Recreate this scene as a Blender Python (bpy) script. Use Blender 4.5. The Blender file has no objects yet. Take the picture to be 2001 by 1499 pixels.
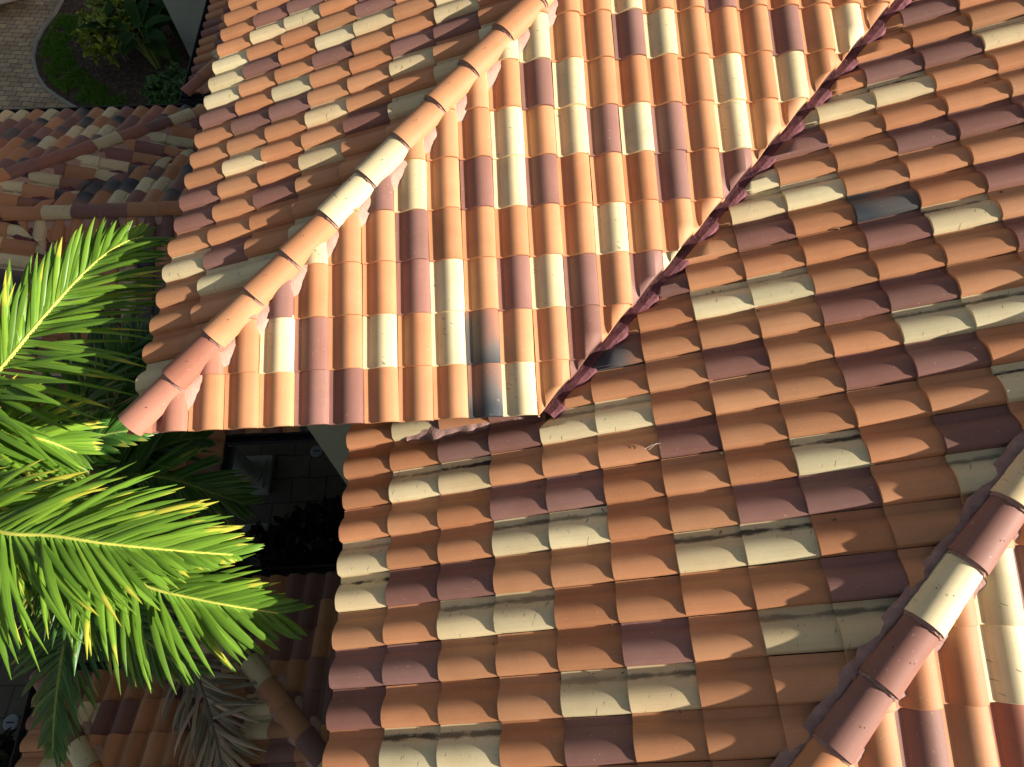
import bpy, bmesh, math, random
import numpy as np
from mathutils import Vector, Matrix, Euler

# ------------------------------------------------------------------ units
U = 0.37            # everything below is drawn in tile lengths; scaled to metres at the end
random.seed(7)
rng = np.random.default_rng(11)
sc = bpy.context.scene

# ------------------------------------------------------------------ camera
cam = bpy.data.cameras.new("camera")
cam.sensor_width = 36.0
cam.lens = 36.0 * 1271.55 / 2001.0
cam.clip_start = 0.05
cam.clip_end = 500
co = bpy.data.objects.new("camera", cam)
sc.collection.objects.link(co)
co.location = (-0.7668 * U, -4.9492 * U, 10.849 * U)
co.rotation_euler = (0.4791, -0.0035, -0.0506)
sc.camera = co

# ------------------------------------------------------------------ light
SUN_EL = math.radians(25.6)
SUN_TH = math.radians(17.0)         # south of east
sdir = Vector((math.cos(SUN_EL) * math.cos(SUN_TH), -math.cos(SUN_EL) * math.sin(SUN_TH), math.sin(SUN_EL)))
w = bpy.data.worlds.new("World")
sc.world = w
w.use_nodes = True
nt = w.node_tree
bg = nt.nodes["Background"]
sky = nt.nodes.new("ShaderNodeTexSky")
sky.sky_type = 'NISHITA'
sky.sun_disc = False
sky.sun_elevation = SUN_EL
sky.sun_rotation = math.radians(90) + SUN_TH
sky.dust_density = 2.0
sky.ozone_density = 0.6
tint = nt.nodes.new("ShaderNodeMix")
tint.data_type = 'RGBA'
tint.blend_type = 'MULTIPLY'
tint.inputs[0].default_value = 1.0
tint.inputs[7].default_value = (1.24, 1.0, 0.82, 1)
nt.links.new(sky.outputs[0], tint.inputs[6])
nt.links.new(tint.outputs[2], bg.inputs[0])
bg.inputs[1].default_value = 0.053
sl = bpy.data.lights.new("sun", 'SUN')
sl.energy = 5.0
sl.angle = math.radians(0.5)
sl.color = (1.0, 0.91, 0.80)
so = bpy.data.objects.new("sun", sl)
so.rotation_euler = sdir.to_track_quat('Z', 'Y').to_euler()
sc.collection.objects.link(so)
sc.view_settings.view_transform = 'Standard'
sc.view_settings.look = 'None'
sc.view_settings.exposure = 1.08
sc.view_settings.gamma = 1.0

# ------------------------------------------------------------------ materials
def new_mat(name):
    m = bpy.data.materials.new(name)
    m.use_nodes = True
    return m, m.node_tree.nodes, m.node_tree.links, m.node_tree.nodes["Principled BSDF"]

def noise(N, L, vec, scale, detail=3.0, rough=0.55):
    n = N.new("ShaderNodeTexNoise")
    n.inputs["Scale"].default_value = scale
    n.inputs["Detail"].default_value = detail
    n.inputs["Roughness"].default_value = rough
    if vec is not None:
        L.new(vec, n.inputs["Vector"])
    return n.outputs["Fac"]

def ramp(N, L, fac, stops):
    r = N.new("ShaderNodeValToRGB")
    e = r.color_ramp.elements
    while len(e) < len(stops):
        e.new(0.5)
    for k, (p, c) in enumerate(stops):
        e[k].position = p
        e[k].color = (*c, 1) if len(c) == 3 else c
    L.new(fac, r.inputs["Fac"])
    return r.outputs["Color"]

def mix(N, L, fac, a, b, mode='MIX'):
    m = N.new("ShaderNodeMix")
    m.data_type = 'RGBA'
    m.blend_type = mode
    if isinstance(fac, (int, float)):
        m.inputs[0].default_value = fac
    else:
        L.new(fac, m.inputs[0])
    for s, v in ((6, a), (7, b)):
        if isinstance(v, tuple):
            m.inputs[s].default_value = (*v, 1)
        else:
            L.new(v, m.inputs[s])
    return m.outputs[2]

def math_(N, L, op, a, b=None, c=None):
    m = N.new("ShaderNodeMath")
    m.operation = op
    for k, v in enumerate((a, b, c)):
        if v is None:
            continue
        if isinstance(v, (int, float)):
            m.inputs[k].default_value = v
        else:
            L.new(v, m.inputs[k])
    return m.outputs[0]

def obj_coord(N, L, scale=None):
    t = N.new("ShaderNodeTexCoord")
    if scale is None:
        return t.outputs["Object"]
    mp = N.new("ShaderNodeMapping")
    mp.inputs["Scale"].default_value = scale
    L.new(t.outputs["Object"], mp.inputs["Vector"])
    return mp.outputs["Vector"]

def bump(N, L, bsdf, h, strength, dist=0.01):
    b = N.new("ShaderNodeBump")
    b.inputs["Strength"].default_value = strength
    b.inputs["Distance"].default_value = dist
    L.new(h, b.inputs["Height"])
    L.new(b.outputs[0], bsdf.inputs["Normal"])

def tile_material():
    m, N, L, B = new_mat("glazed_tile")
    col = N.new("ShaderNodeAttribute"); col.attribute_name = "tile_color"
    uv = N.new("ShaderNodeAttribute"); uv.attribute_name = "tile_uv"     # u across, v along, random
    kd = N.new("ShaderNodeAttribute"); kd.attribute_name = "tile_kind"   # x = cream, y = flashed
    ks = N.new("ShaderNodeSeparateXYZ"); L.new(kd.outputs["Vector"], ks.inputs[0])
    us = N.new("ShaderNodeSeparateXYZ"); L.new(uv.outputs["Vector"], us.inputs[0])
    oc = obj_coord(N, L)
    # streaks along the flow of the extruded tile
    comb = N.new("ShaderNodeCombineXYZ")
    L.new(math_(N, L, 'MULTIPLY', us.outputs[0], 22.0), comb.inputs[0])
    L.new(math_(N, L, 'MULTIPLY', us.outputs[1], 0.7), comb.inputs[1])
    L.new(math_(N, L, 'MULTIPLY', us.outputs[2], 91.0), comb.inputs[2])
    st = noise(N, L, comb.outputs[0], 1.0, 3.0, 0.6)
    c = mix(N, L, 1.0, col.outputs["Color"], ramp(N, L, st, [(0.25, (0.955, 0.935, 0.915)), (0.75, (1.035, 1.045, 1.055))]), 'MULTIPLY')
    big = noise(N, L, oc, 4.0, 4.0, 0.6)
    c = mix(N, L, 1.0, c, ramp(N, L, big, [(0.3, (0.92, 0.90, 0.88)), (0.7, (1.06, 1.07, 1.08))]), 'MULTIPLY')
    fine = noise(N, L, oc, 240.0, 2.0, 0.6)
    c = mix(N, L, 1.0, c, ramp(N, L, fine, [(0.3, (0.91, 0.91, 0.91)), (0.7, (1.08, 1.08, 1.08))]), 'MULTIPLY')
    # flashed tiles: charcoal burnt over an orange body
    fl = math_(N, L, 'ADD', math_(N, L, 'MULTIPLY', noise(N, L, oc, 3.2, 0.0), 0.9), math_(N, L, 'MULTIPLY', us.outputs[1], 0.35))
    flc = ramp(N, L, fl, [(0.42, (0.050, 0.058, 0.066)), (0.62, (0.13, 0.115, 0.105)), (0.85, (0.30, 0.145, 0.095))])
    c = mix(N, L, ks.outputs[1], c, flc)
    # pale dust specks
    sp = ramp(N, L, noise(N, L, oc, 55.0, 1.0), [(0.735, (0, 0, 0)), (0.76, (1, 1, 1))])
    c = mix(N, L, math_(N, L, 'MULTIPLY', sp, 0.30), c, (0.6, 0.5, 0.42))
    # mildew on cream tiles: band in the pan plus short scratches
    band = math_(N, L, 'SUBTRACT', 1.0, math_(N, L, 'MULTIPLY', math_(N, L, 'ABSOLUTE', math_(N, L, 'SUBTRACT', us.outputs[0], 0.225)), 5.2))
    band = math_(N, L, 'MAXIMUM', band, 0.0)
    comb2 = N.new("ShaderNodeCombineXYZ")
    L.new(math_(N, L, 'MULTIPLY', us.outputs[0], 9.0), comb2.inputs[0])
    L.new(math_(N, L, 'MULTIPLY', us.outputs[1], 3.6), comb2.inputs[1])
    L.new(math_(N, L, 'MULTIPLY', us.outputs[2], 57.0), comb2.inputs[2])
    mn = noise(N, L, comb2.outputs[0], 1.0, 8.0, 0.72)
    mild = math_(N, L, 'MULTIPLY', math_(N, L, 'MULTIPLY', band, mn), math_(N, L, 'ADD', 0.25, math_(N, L, 'MULTIPLY', noise(N, L, oc, 7.0, 2.0), 1.45)))
    mild = ramp(N, L, mild, [(0.25, (0, 0, 0)), (0.42, (1, 1, 1))])
    mild = math_(N, L, 'MULTIPLY', math_(N, L, 'MULTIPLY', mild, ks.outputs[0]), ks.outputs[2])
    c = mix(N, L, mild, c, (0.030, 0.032, 0.028))
    comb3 = N.new("ShaderNodeCombineXYZ")
    L.new(math_(N, L, 'MULTIPLY', us.outputs[0], 4.0), comb3.inputs[0])
    L.new(math_(N, L, 'ADD', math_(N, L, 'MULTIPLY', us.outputs[1], 26.0), math_(N, L, 'MULTIPLY', us.outputs[0], 7.0)), comb3.inputs[1])
    L.new(math_(N, L, 'MULTIPLY', us.outputs[2], 33.0), comb3.inputs[2])
    scr = ramp(N, L, noise(N, L, comb3.outputs[0], 1.0, 1.0, 0.4), [(0.715, (0, 0, 0)), (0.75, (1, 1, 1))])
    scr = math_(N, L, 'MULTIPLY', math_(N, L, 'MULTIPLY', scr, ks.outputs[0]), 0.65)
    c = mix(N, L, scr, c, (0.10, 0.095, 0.07))
    L.new(c, B.inputs["Base Color"])
    B.inputs["Roughness"].default_value = 0.58
    B.inputs["Specular IOR Level"].default_value = 0.17
    bump(N, L, B, math_(N, L, 'ADD', math_(N, L, 'MULTIPLY', fine, 0.5), math_(N, L, 'MULTIPLY', st, 0.5)), 0.16, 0.002)
    return m

def plain(name, col, rough=0.8, vary=0.2, scale=6.0, bstr=0.2, bscale=60.0, metallic=0.0, col2=None, spec=0.3):
    m, N, L, B = new_mat(name)
    oc = obj_coord(N, L)
    a = tuple(v * (1 - vary) for v in col)
    b = col2 or tuple(min(1, v * (1 + vary)) for v in col)
    n1 = noise(N, L, oc, scale, 5.0, 0.65)
    L.new(ramp(N, L, n1, [(0.3, a), (0.7, b)]), B.inputs["Base Color"])
    B.inputs["Roughness"].default_value = rough
    B.inputs["Metallic"].default_value = metallic
    B.inputs["Specular IOR Level"].default_value = spec
    if bstr:
        bump(N, L, B, noise(N, L, oc, bscale, 4.0, 0.7), bstr, 0.01)
    return m

def leaf_material(name, base, tip, trans=0.30, rough=0.38, spec=0.4):
    m, N, L, B = new_mat(name)
    at = N.new("ShaderNodeAttribute"); at.attribute_name = "leaf_uv"     # x along, y random, z across
    s = N.new("ShaderNodeSeparateXYZ"); L.new(at.outputs["Vector"], s.inputs[0])
    c = ramp(N, L, s.outputs[1], [(0.0, tuple(v * 0.62 for v in base)), (0.5, base), (1.0, (base[0] * 1.6, base[1] * 1.35, base[2] * 1.3))])
    # ribs along the leaf
    cb = N.new("ShaderNodeCombineXYZ")
    L.new(math_(N, L, 'MULTIPLY', s.outputs[2], 5.0), cb.inputs[0])
    L.new(math_(N, L, 'MULTIPLY', s.outputs[0], 0.8), cb.inputs[1])
    L.new(math_(N, L, 'MULTIPLY', s.outputs[1], 71.0), cb.inputs[2])
    rb = noise(N, L, cb.outputs[0], 1.0, 2.0)
    c = mix(N, L, 1.0, c, ramp(N, L, rb, [(0.3, (0.66, 0.72, 0.62)), (0.7, (1.28, 1.22, 1.15))]), 'MULTIPLY')
    tipf = math_(N, L, 'ADD', s.outputs[0], math_(N, L, 'MULTIPLY', math_(N, L, 'SUBTRACT', s.outputs[1], 0.70), 1.1))
    c = mix(N, L, ramp(N, L, tipf, [(0.93, (0, 0, 0)), (1.22, (1, 1, 1))]), c, tip)
    basef = ramp(N, L, s.outputs[0], [(0.0, (1, 1, 1)), (0.16, (0, 0, 0))])
    c = mix(N, L, math_(N, L, 'MULTIPLY', basef, 0.6), c, tuple(min(1, v * 1.9 + 0.02) for v in base))
    L.new(c, B.inputs["Base Color"])
    B.inputs["Roughness"].default_value = rough
    B.inputs["Specular IOR Level"].default_value = spec
    tr = N.new("ShaderNodeBsdfTranslucent")
    L.new(mix(N, L, 1.0, c, (1.2, 1.35, 0.5), 'MULTIPLY'), tr.inputs[0])
    ms = N.new("ShaderNodeMixShader"); ms.inputs[0].default_value = trans
    L.new(B.outputs[0], ms.inputs[1]); L.new(tr.outputs[0], ms.inputs[2])
    L.new(ms.outputs[0], N["Material Output"].inputs[0])
    return m

def paver_material(name, c1, c2, mortar, size, rot=0.0):
    m, N, L, B = new_mat(name)
    t = N.new("ShaderNodeTexCoord")
    mp = N.new("ShaderNodeMapping")
    mp.inputs["Rotation"].default_value = (0, 0, rot)
    L.new(t.outputs["Object"], mp.inputs["Vector"])
    dn = N.new("ShaderNodeTexNoise"); dn.inputs["Scale"].default_value = 2.5
    L.new(mp.outputs[0], dn.inputs["Vector"])
    va = N.new("ShaderNodeVectorMath"); va.operation = 'MULTIPLY_ADD'
    L.new(dn.outputs["Color"], va.inputs[0]); va.inputs[1].default_value = (0.11, 0.11, 0.0)
    L.new(mp.outputs[0], va.inputs[2])
    br = N.new("ShaderNodeTexBrick")
    L.new(va.outputs[0], br.inputs["Vector"])
    br.inputs["Scale"].default_value = 1.0
    br.inputs["Brick Width"].default_value = size[0]
    br.inputs["Row Height"].default_value = size[1]
    br.inputs["Mortar Size"].default_value = size[2]
    br.inputs["Color1"].default_value = (*c1, 1)
    br.inputs["Color2"].default_value = (*c2, 1)
    br.inputs["Mortar"].default_value = (*mortar, 1)
    oc = t.outputs["Object"]
    c = mix(N, L, 1.0, br.outputs[0], ramp(N, L, noise(N, L, oc, 1.2, 5.0, 0.7), [(0.3, (0.65, 0.6, 0.5)), (0.7, (1.2, 1.2, 1.2))]), 'MULTIPLY')
    dk = ramp(N, L, noise(N, L, oc, 14.0, 2.0, 0.5), [(0.66, (0, 0, 0)), (0.70, (1, 1, 1))])
    c = mix(N, L, math_(N, L, 'MULTIPLY', dk, 0.6), c, (0.05, 0.045, 0.03))
    L.new(c, B.inputs["Base Color"])
    B.inputs["Roughness"].default_value = 0.9
    bump(N, L, B, math_(N, L, 'ADD', math_(N, L, 'MULTIPLY', br.outputs[1], -1.0), noise(N, L, oc, 40.0)), 0.5, 0.01)
    return m

M = {}
M['tile'] = tile_material()
M['mortar'] = plain('pink_mortar', (0.50, 0.315, 0.25), 0.95, 0.14, 10, 0.55, 60, spec=0.1)
M['bead'] = plain('brown_mortar', (0.33, 0.205, 0.175), 0.95, 0.25, 12, 0.6, 60, spec=0.1)
M['valley'] = plain('maroon_mortar', (0.16, 0.062, 0.072), 0.9, 0.4, 16, 1.0, 45, spec=0.2)
M['deck'] = plain('roof_felt', (0.10, 0.055, 0.04), 0.95, 0.2)
M['stucco'] = plain('grey_green_stucco', (0.34, 0.375, 0.33), 0.9, 0.06, 3, 0.25, 120)
M['soffit'] = plain('painted_soffit', (0.30, 0.27, 0.22), 0.8, 0.08)
M['gutter'] = plain('dark_gutter_paint', (0.030, 0.030, 0.032), 0.4, 0.25, 8, 0.05, 30)
M['column'] = plain('grey_column_stone', (0.32, 0.35, 0.32), 0.85, 0.08, 5, 0.15, 80)
M['hole'] = plain('nail_hole', (0.02, 0.014, 0.012), 0.9, 0.1, 5, 0)
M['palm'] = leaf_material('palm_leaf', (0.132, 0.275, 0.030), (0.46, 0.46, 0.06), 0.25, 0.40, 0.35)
M['palm_shaded'] = leaf_material('palm_leaf_shaded', (0.050, 0.150, 0.028), (0.22, 0.26, 0.05), 0.22, 0.38, 0.45)  # darker copy of the palm leaf, shade of the lower fronds put into the colour
M['rachis'] = plain('palm_rachis', (0.50, 0.52, 0.10), 0.5, 0.15, 10, 0.1)
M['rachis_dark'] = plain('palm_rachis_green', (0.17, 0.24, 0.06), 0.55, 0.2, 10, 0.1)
M['trunk'] = plain('palm_trunk_bark', (0.19, 0.16, 0.12), 0.95, 0.35, 9, 0.8, 25)
M['dead'] = leaf_material('dead_frond_leaf', (0.40, 0.35, 0.27), (0.5, 0.44, 0.34), 0.1, 0.8, 0.1)
M['dead_stem'] = plain('dead_frond_stem', (0.20, 0.17, 0.13), 0.85, 0.2)
M['shrub_lime'] = leaf_material('lime_shrub_leaf', (0.18, 0.26, 0.030), (0.40, 0.38, 0.08), 0.25, 0.45)
M['shrub_green'] = leaf_material('green_shrub_leaf', (0.050, 0.150, 0.030), (0.14, 0.22, 0.04), 0.2, 0.4)
M['paddle'] = leaf_material('paddle_leaf', (0.018, 0.058, 0.012), (0.05, 0.08, 0.02), 0.10, 0.75, 0.08)
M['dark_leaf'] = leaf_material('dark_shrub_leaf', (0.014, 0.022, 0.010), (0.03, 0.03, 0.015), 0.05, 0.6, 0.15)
M['grass'] = leaf_material('grass_blade', (0.085, 0.22, 0.030), (0.12, 0.2, 0.03), 0.2, 0.6, 0.2)
M['soil'] = plain('mulch_soil', (0.075, 0.060, 0.045), 1.0, 0.5, 9, 0.9, 40, spec=0.05)
M['litter'] = leaf_material('leaf_litter_leaf', (0.16, 0.125, 0.085), (0.26, 0.21, 0.15), 0.0, 0.9, 0.05)
M['ground'] = plain('sandy_ground', (0.16, 0.14, 0.10), 1.0, 0.3, 2, 0.5, 20, spec=0.1)
M['kerb'] = plain('pale_concrete', (0.27, 0.27, 0.235), 0.95, 0.15, 6, 0.4, 40)
M['drive'] = paver_material('tan_driveway_pavers', (0.46, 0.37, 0.235), (0.31, 0.265, 0.185), (0.09, 0.075, 0.055), (0.30, 0.17, 0.010), 0.12)
M['court'] = paver_material('courtyard_pavers', (0.15, 0.14, 0.105), (0.11, 0.105, 0.08), (0.04, 0.04, 0.035), (0.60, 0.45, 0.012), 0.0)
M['white'] = plain('white_car_paint', (0.78, 0.80, 0.80), 0.25, 0.02, 3, 0, spec=0.5)
M['glass'] = plain('dark_car_glass', (0.02, 0.024, 0.026), 0.08, 0.1, 3, 0, spec=0.6)
M['rubber'] = plain('black_rubber', (0.02, 0.02, 0.02), 0.85, 0.2, 8, 0.2)
M['metal'] = plain('wheel_metal', (0.45, 0.45, 0.46), 0.35, 0.1, 5, 0, metallic=0.8)
M['red'] = plain('red_lamp_plastic', (0.35, 0.02, 0.02), 0.3, 0.1, 5, 0)
M['lid'] = plain('pale_lid_plastic', (0.26, 0.31, 0.32), 0.6, 0.08, 6, 0.1)
M['straw'] = plain('dry_straw', (0.78, 0.72, 0.58), 0.8, 0.15)

# ------------------------------------------------------------------ mesh helpers
class MB:
    def __init__(self):
        self.v, self.f, self.s, self.mi, self.at = [], [], [], [], {}
    def add(self, verts, faces, smooth=False, mi=0, **attrs):
        o = len(self.v)
        self.v.extend([tuple(p) for p in verts])
        self.f.extend([tuple(i + o for i in f) for f in faces])
        self.s.extend([smooth] * len(faces))
        self.mi.extend([mi] * len(faces))
        for k, vals in attrs.items():
            a = self.at.setdefault(k, [(0, 0, 0)] * o)
            if len(a) < o:
                a.extend([(0, 0, 0)] * (o - len(a)))
            a.extend(vals if isinstance(vals, list) else [vals] * len(verts))
        return o
    def box(self, a, b, mi=0):
        (x0, y0, z0), (x1, y1, z1) = a, b
        self.add([(x0, y0, z0), (x1, y0, z0), (x1, y1, z0), (x0, y1, z0), (x0, y0, z1), (x1, y0, z1), (x1, y1, z1), (x0, y1, z1)],
                 [(0, 3, 2, 1), (4, 5, 6, 7), (0, 1, 5, 4), (1, 2, 6, 5), (2, 3, 7, 6), (3, 0, 4, 7)], mi=mi)
    def tube(self, pts, rads, n=8, cap=True, smooth=True, mi=0):
        pts = [Vector(p) for p in pts]
        rings = []
        up = Vector((0, 0, 1))
        for k, p in enumerate(pts):
            d = (pts[min(k + 1, len(pts) - 1)] - pts[max(k - 1, 0)]).normalized()
            a = d.cross(up)
            a = a.normalized() if a.length > 1e-4 else Vector((1, 0, 0))
            b = a.cross(d)
            r = rads[k] if isinstance(rads, (list, tuple)) else rads
            rings.append([p + a * (math.cos(q) * r) + b * (math.sin(q) * r) for q in [2 * math.pi * i / n for i in range(n)]])
        vs = [q for r in rings for q in r]
        fs = []
        for k in range(len(pts) - 1):
            for i in range(n):
                j = (i + 1) % n
                fs.append((k * n + i, k * n + j, (k + 1) * n + j, (k + 1) * n + i))
        self.add(vs, fs, smooth, mi)
        if cap:
            self.add(rings[0], [tuple(range(n))], False, mi)
            self.add(rings[-1], [tuple(reversed(range(n)))], False, mi)
    def lathe(self, prof, c, n=24, smooth=True, mi=0):
        vs, fs = [], []
        for r, z in prof:
            for i in range(n):
                q = 2 * math.pi * i / n
                vs.append((c[0] + r * math.cos(q), c[1] + r * math.sin(q), c[2] + z))
        for k in range(len(prof) - 1):
            for i in range(n):
                j = (i + 1) % n
                fs.append((k * n + i, k * n + j, (k + 1) * n + j, (k + 1) * n + i))
        self.add(vs, fs, smooth, mi)
    def build(self, name, mats, parent=None):
        me = bpy.data.meshes.new(name)
        me.from_pydata(self.v, [], self.f)
        me.polygons.foreach_set("use_smooth", self.s)
        me.polygons.foreach_set("material_index", self.mi)
        for k, vals in self.at.items():
            vals = vals + [(0, 0, 0)] * (len(self.v) - len(vals))
            a = me.attributes.new(k, 'FLOAT_VECTOR', 'POINT')
            a.data.foreach_set("vector", np.array(vals, dtype=np.float32).ravel())
        for m in (mats if isinstance(mats, (list, tuple)) else [mats]):
            me.materials.append(m)
        o = bpy.data.objects.new(name, me)
        sc.collection.objects.link(o)
        if parent is not None:
            o.parent = parent
        return o

def empty(name, label=None, cat=None, group=None):
    o = bpy.data.objects.new(name, None)
    sc.collection.objects.link(o)
    tag(o, label, cat, group)
    return o

def tag(o, label=None, cat=None, group=None, kind=None):
    if label: o["label"] = label
    if cat: o["category"] = cat
    if group: o["group"] = group
    if kind: o["kind"] = kind
    return o

def clip(o, planes, cut=None, depth=0.06):
    """keep the side of every plane the normal points to"""
    bm = bmesh.new()
    bm.from_mesh(o.data)
    for p, n in planes:
        bmesh.ops.bisect_plane(bm, geom=bm.verts[:] + bm.edges[:] + bm.faces[:], plane_co=p, plane_no=n, clear_inner=True, dist=1e-6)
    if cut is not None:
        # give the saw-cut edge of the tiles its thickness
        cp, cn = Vector(cut[0]), Vector(cut[1]).normalized()
        on = lambda v: abs((v.co - cp).dot(cn)) < 1e-4
        new = {}
        def low(v):
            if v not in new:
                new[v] = bm.verts.new(v.co - Vector((0, 0, depth)), v)
            return new[v]
        for e in [e for e in bm.edges if e.is_boundary and on(e.verts[0]) and on(e.verts[1]) and len(e.link_faces) and e.link_faces[0].material_index == 0]:
            p, q = e.verts
            try:
                bm.faces.new((p, q, low(q), low(p)))
            except ValueError:
                pass
    bm.to_mesh(o.data)
    bm.free()

def merge(a, b):
    """join mesh b into a (same materials and attributes)"""
    bm = bmesh.new()
    bm.from_mesh(a.data)
    bm.from_mesh(b.data)
    bm.to_mesh(a.data)
    bm.free()
    me = b.data
    bpy.data.objects.remove(b)
    bpy.data.meshes.remove(me)
    return a

# ------------------------------------------------------------------ roof tiles
P_ = math.radians(19.458)
T, CP, SP = math.tan(P_), math.cos(P_), math.sin(P_)
W = 0.6319
PAL = {'O': (0.505, 0.246, 0.122), 'M': (0.245, 0.128, 0.104), 'C': (0.66, 0.555, 0.330), 'K': (0.052, 0.060, 0.066), 'P': (0.36, 0.160, 0.110)}
PROF = [(0.0, 0.0), (0.08, -0.006), (0.16, -0.006), (0.20, -0.002), (0.20, -0.002), (0.25, 0.026), (0.30, 0.053), (0.35, 0.076), (0.40, 0.097), (0.44, 0.112),
        (0.48, 0.125), (0.52, 0.136), (0.56, 0.144), (0.60, 0.1495), (0.64, 0.152), (0.68, 0.152), (0.72, 0.1495), (0.76, 0.145), (0.80, 0.139), (0.84, 0.131), (0.88, 0.121), (0.915, 0.110), (0.94, 0.100),
        (0.94, 0.100), (0.958, 0.080), (0.975, 0.045), (0.988, 0.008)]
LIP = 0.050

def colour(ch, r):
    c = PAL[ch]
    k = 1 + (r.random() - 0.5) * 0.28
    h = (r.random() - 0.5) * 0.13
    return (c[0] * k, c[1] * k * (1 + h), c[2] * k * (1 + h * 1.5))

def add_tile(mb, O, Ud, Vd, Nd, i, j, ch, r, e=1.0, grime=0.3):
    col = colour(ch, r)
    rv = r.random()
    flash = 0.0
    if ch == 'K':
        flash = 1.0
    cream = 1.0 if ch == 'C' else 0.0
    g = grime * (0.4 + 0.8 * r.random())
    ju, jv, jz, jt = (r.random() - .5) * .016, (r.random() - .5) * .026, (r.random() - .5) * .010, (r.random() - .5) * .016
    kd = (cream, flash, g)
    def pt(u, v, h):
        return O + Ud * ((i - 1 + u) * W + ju + jt * (v - 0.5)) + Vd * ((j + v) * e + jv) + Nd * h
    vs, uv = [], []
    rows = (0.0, 0.5, 1.06)
    n = len(PROF)
    for v in rows:
        for u, h in PROF:
            vs.append(pt(u, v, h + jz + LIP * (1 - v)))
            uv.append((u, v, rv))
    fs = [(a * n + k, a * n + k + 1, (a + 1) * n + k + 1, (a + 1) * n + k) for a in range(len(rows) - 1) for k in range(n - 1) if PROF[k] != PROF[k + 1]]
    mb.add(vs, fs, True, 0, tile_color=col, tile_uv=uv, tile_kind=kd)
    # rounded nose and front face of the lip
    vs, uv = [], []
    drop = 0.13 if j == 0 else LIP + 0.012
    for dv, dh in ((0.0, 0.0), (-0.010, -0.010), (-0.010, -drop)):
        for u, h in PROF:
            vs.append(pt(u, dv, h + jz + LIP + dh))
            uv.append((u, 0, rv))
    fs = [((a + 1) * n + k, (a + 1) * n + k + 1, a * n + k + 1, a * n + k) for a in range(2) for k in range(n - 1) if PROF[k] != PROF[k + 1]]
    mb.add(vs, fs, False, 0, tile_color=col, tile_uv=uv, tile_kind=kd)
    # right-hand edge that laps over the neighbour
    u, h = PROF[-1]
    vs = [pt(u, 0, h + jz + LIP), pt(u, 1.05, h + jz), pt(u + .006, 1.05, -.03 + jz), pt(u + .006, 0, -.03 + jz + LIP)]
    mb.add(vs, [(3, 2, 1, 0)], False, 0, tile_color=col, tile_uv=[(0.99, 0, rv)] * 4, tile_kind=kd)

def slope(name, O, Ud, Vd, cells, seed, parent, deck, grime=0.3, e=1.0):
    """cells: iterable of (i, j, letter); deck = (u0, u1, v0, v1)"""
    r = random.Random(seed)
    O, Ud, Vd = Vector(O), Vector(Ud), Vector(Vd)
    Nd = Ud.cross(Vd)
    mb = MB()
    for i, j, ch in cells:
        add_tile(mb, O, Ud, Vd, Nd, i, j, ch, r, e, grime)
    u0, u1, v0, v1 = deck
    q = lambda u, v, h: O + Ud * u + Vd * v + Nd * h
    for h, fl in ((-0.085, False), (-0.16, True)):
        f = (0, 1, 2, 3)
        mb.add([q(u0, v0, h), q(u1, v0, h), q(u1, v1, h), q(u0, v1, h)], [tuple(reversed(f)) if fl else f], False, 1, tile_color=(0, 0, 0))
    return mb.build(name, [M['tile'], M['deck']], parent)

def pick(r, pal='OOOOMMCO'):
    return r.choice(pal)

def grid_cells(rows, i_of, j_of, irange, jrange, seed, pal='OOOOOMMC'):
    r = random.Random(seed)
    out = []
    for j in range(*jrange):
        for i in range(*irange):
            ch = None
            for key, (st, s) in rows.items():
                pass
            out.append((i, j, r.choice(pal)))
    return out

house = empty('tiled_house', 'large house with multicoloured terracotta barrel tile roofs on two levels', 'house')

# --- south slope of the wing
S_ROWS = {0: (-11, "PPOOOMMOOOKCOM"), 1: (-10, "PPOCMOCOCKOOMO"), 2: (-8, "PMOOOMCOMCMOMC"), 3: (-7, "OCOOMOOOOOCOOO"),
          4: (-5, "OMCOMCMOOOMOMO"), 5: (-4, "OOOOCOCMCMOCOOO"), 6: (-3, "OOOOMCOOOOCOCOO"), 7: (-2, "OOCCOOMCOOOMOCO"), 8: (-1, "OOOOOCOOMOOOOOO")}
r0 = random.Random(5)
cells = []
for j in range(0, 16):
    for i in range(-12 + j, 6 + int(j * 1.6)):
        ch = r0.choice('OOOOOMMC')
        if j in S_ROWS:
            st, s = S_ROWS[j]
            if 0 <= i - st < len(s):
                ch = s[i - st]
        cells.append((i, j, ch))
HC = 7.317          # hip:    y = x + HC
o = slope('roof_slope', (0, 0, 0), (1, 0, 0), (0, CP, SP), cells, 1, house, (-7.6, 16, 0.3, 16), 0.10)
clip(o, [((-HC, 0, 0), (1, -1, 0)), ((0.02, 0, 0), (-1, 1, 0))], ((0.02, 0, 0), (-1, 1, 0)))

# --- west slope of the wing
W_ROWS = {-9: "OOOOOO", -8: "OOOMOO", -7: "OOOOCO", -6: "OMMOOO", -5: "OCCOMO", -4: "COOOMO", -3: "CMOCCOC", -2: "COOMOOCO", -1: "MOCOOMMO",
          0: "OMMOOCOC", 1: "OOOCOOC", 2: "OCOOMC", 3: "MOOCOO", 4: "MOMOO", 5: "OOOOO", 6: "CMOC", 7: "OCCO", 8: "OOO", 9: "OO", 10: "CO", 11: "CO"}
cells = []
for k in range(-60, 13):
    for m in range(0, 15):
        ch = r0.choice('OOOOOMMC')
        if k in W_ROWS and m < len(W_ROWS[k]):
            ch = W_ROWS[k][m]
        cells.append((k, m, ch))
XW, YW = -7.317, 7.0778
o = slope('roof_slope', (XW, YW, 0.0139), (0, -1, 0), (CP, 0, SP), cells, 2, house, (-38, 7.4, 0, 15), 0.12)
clip(o, [((-HC, 0, 0), (-1, 1, 0))])

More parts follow.
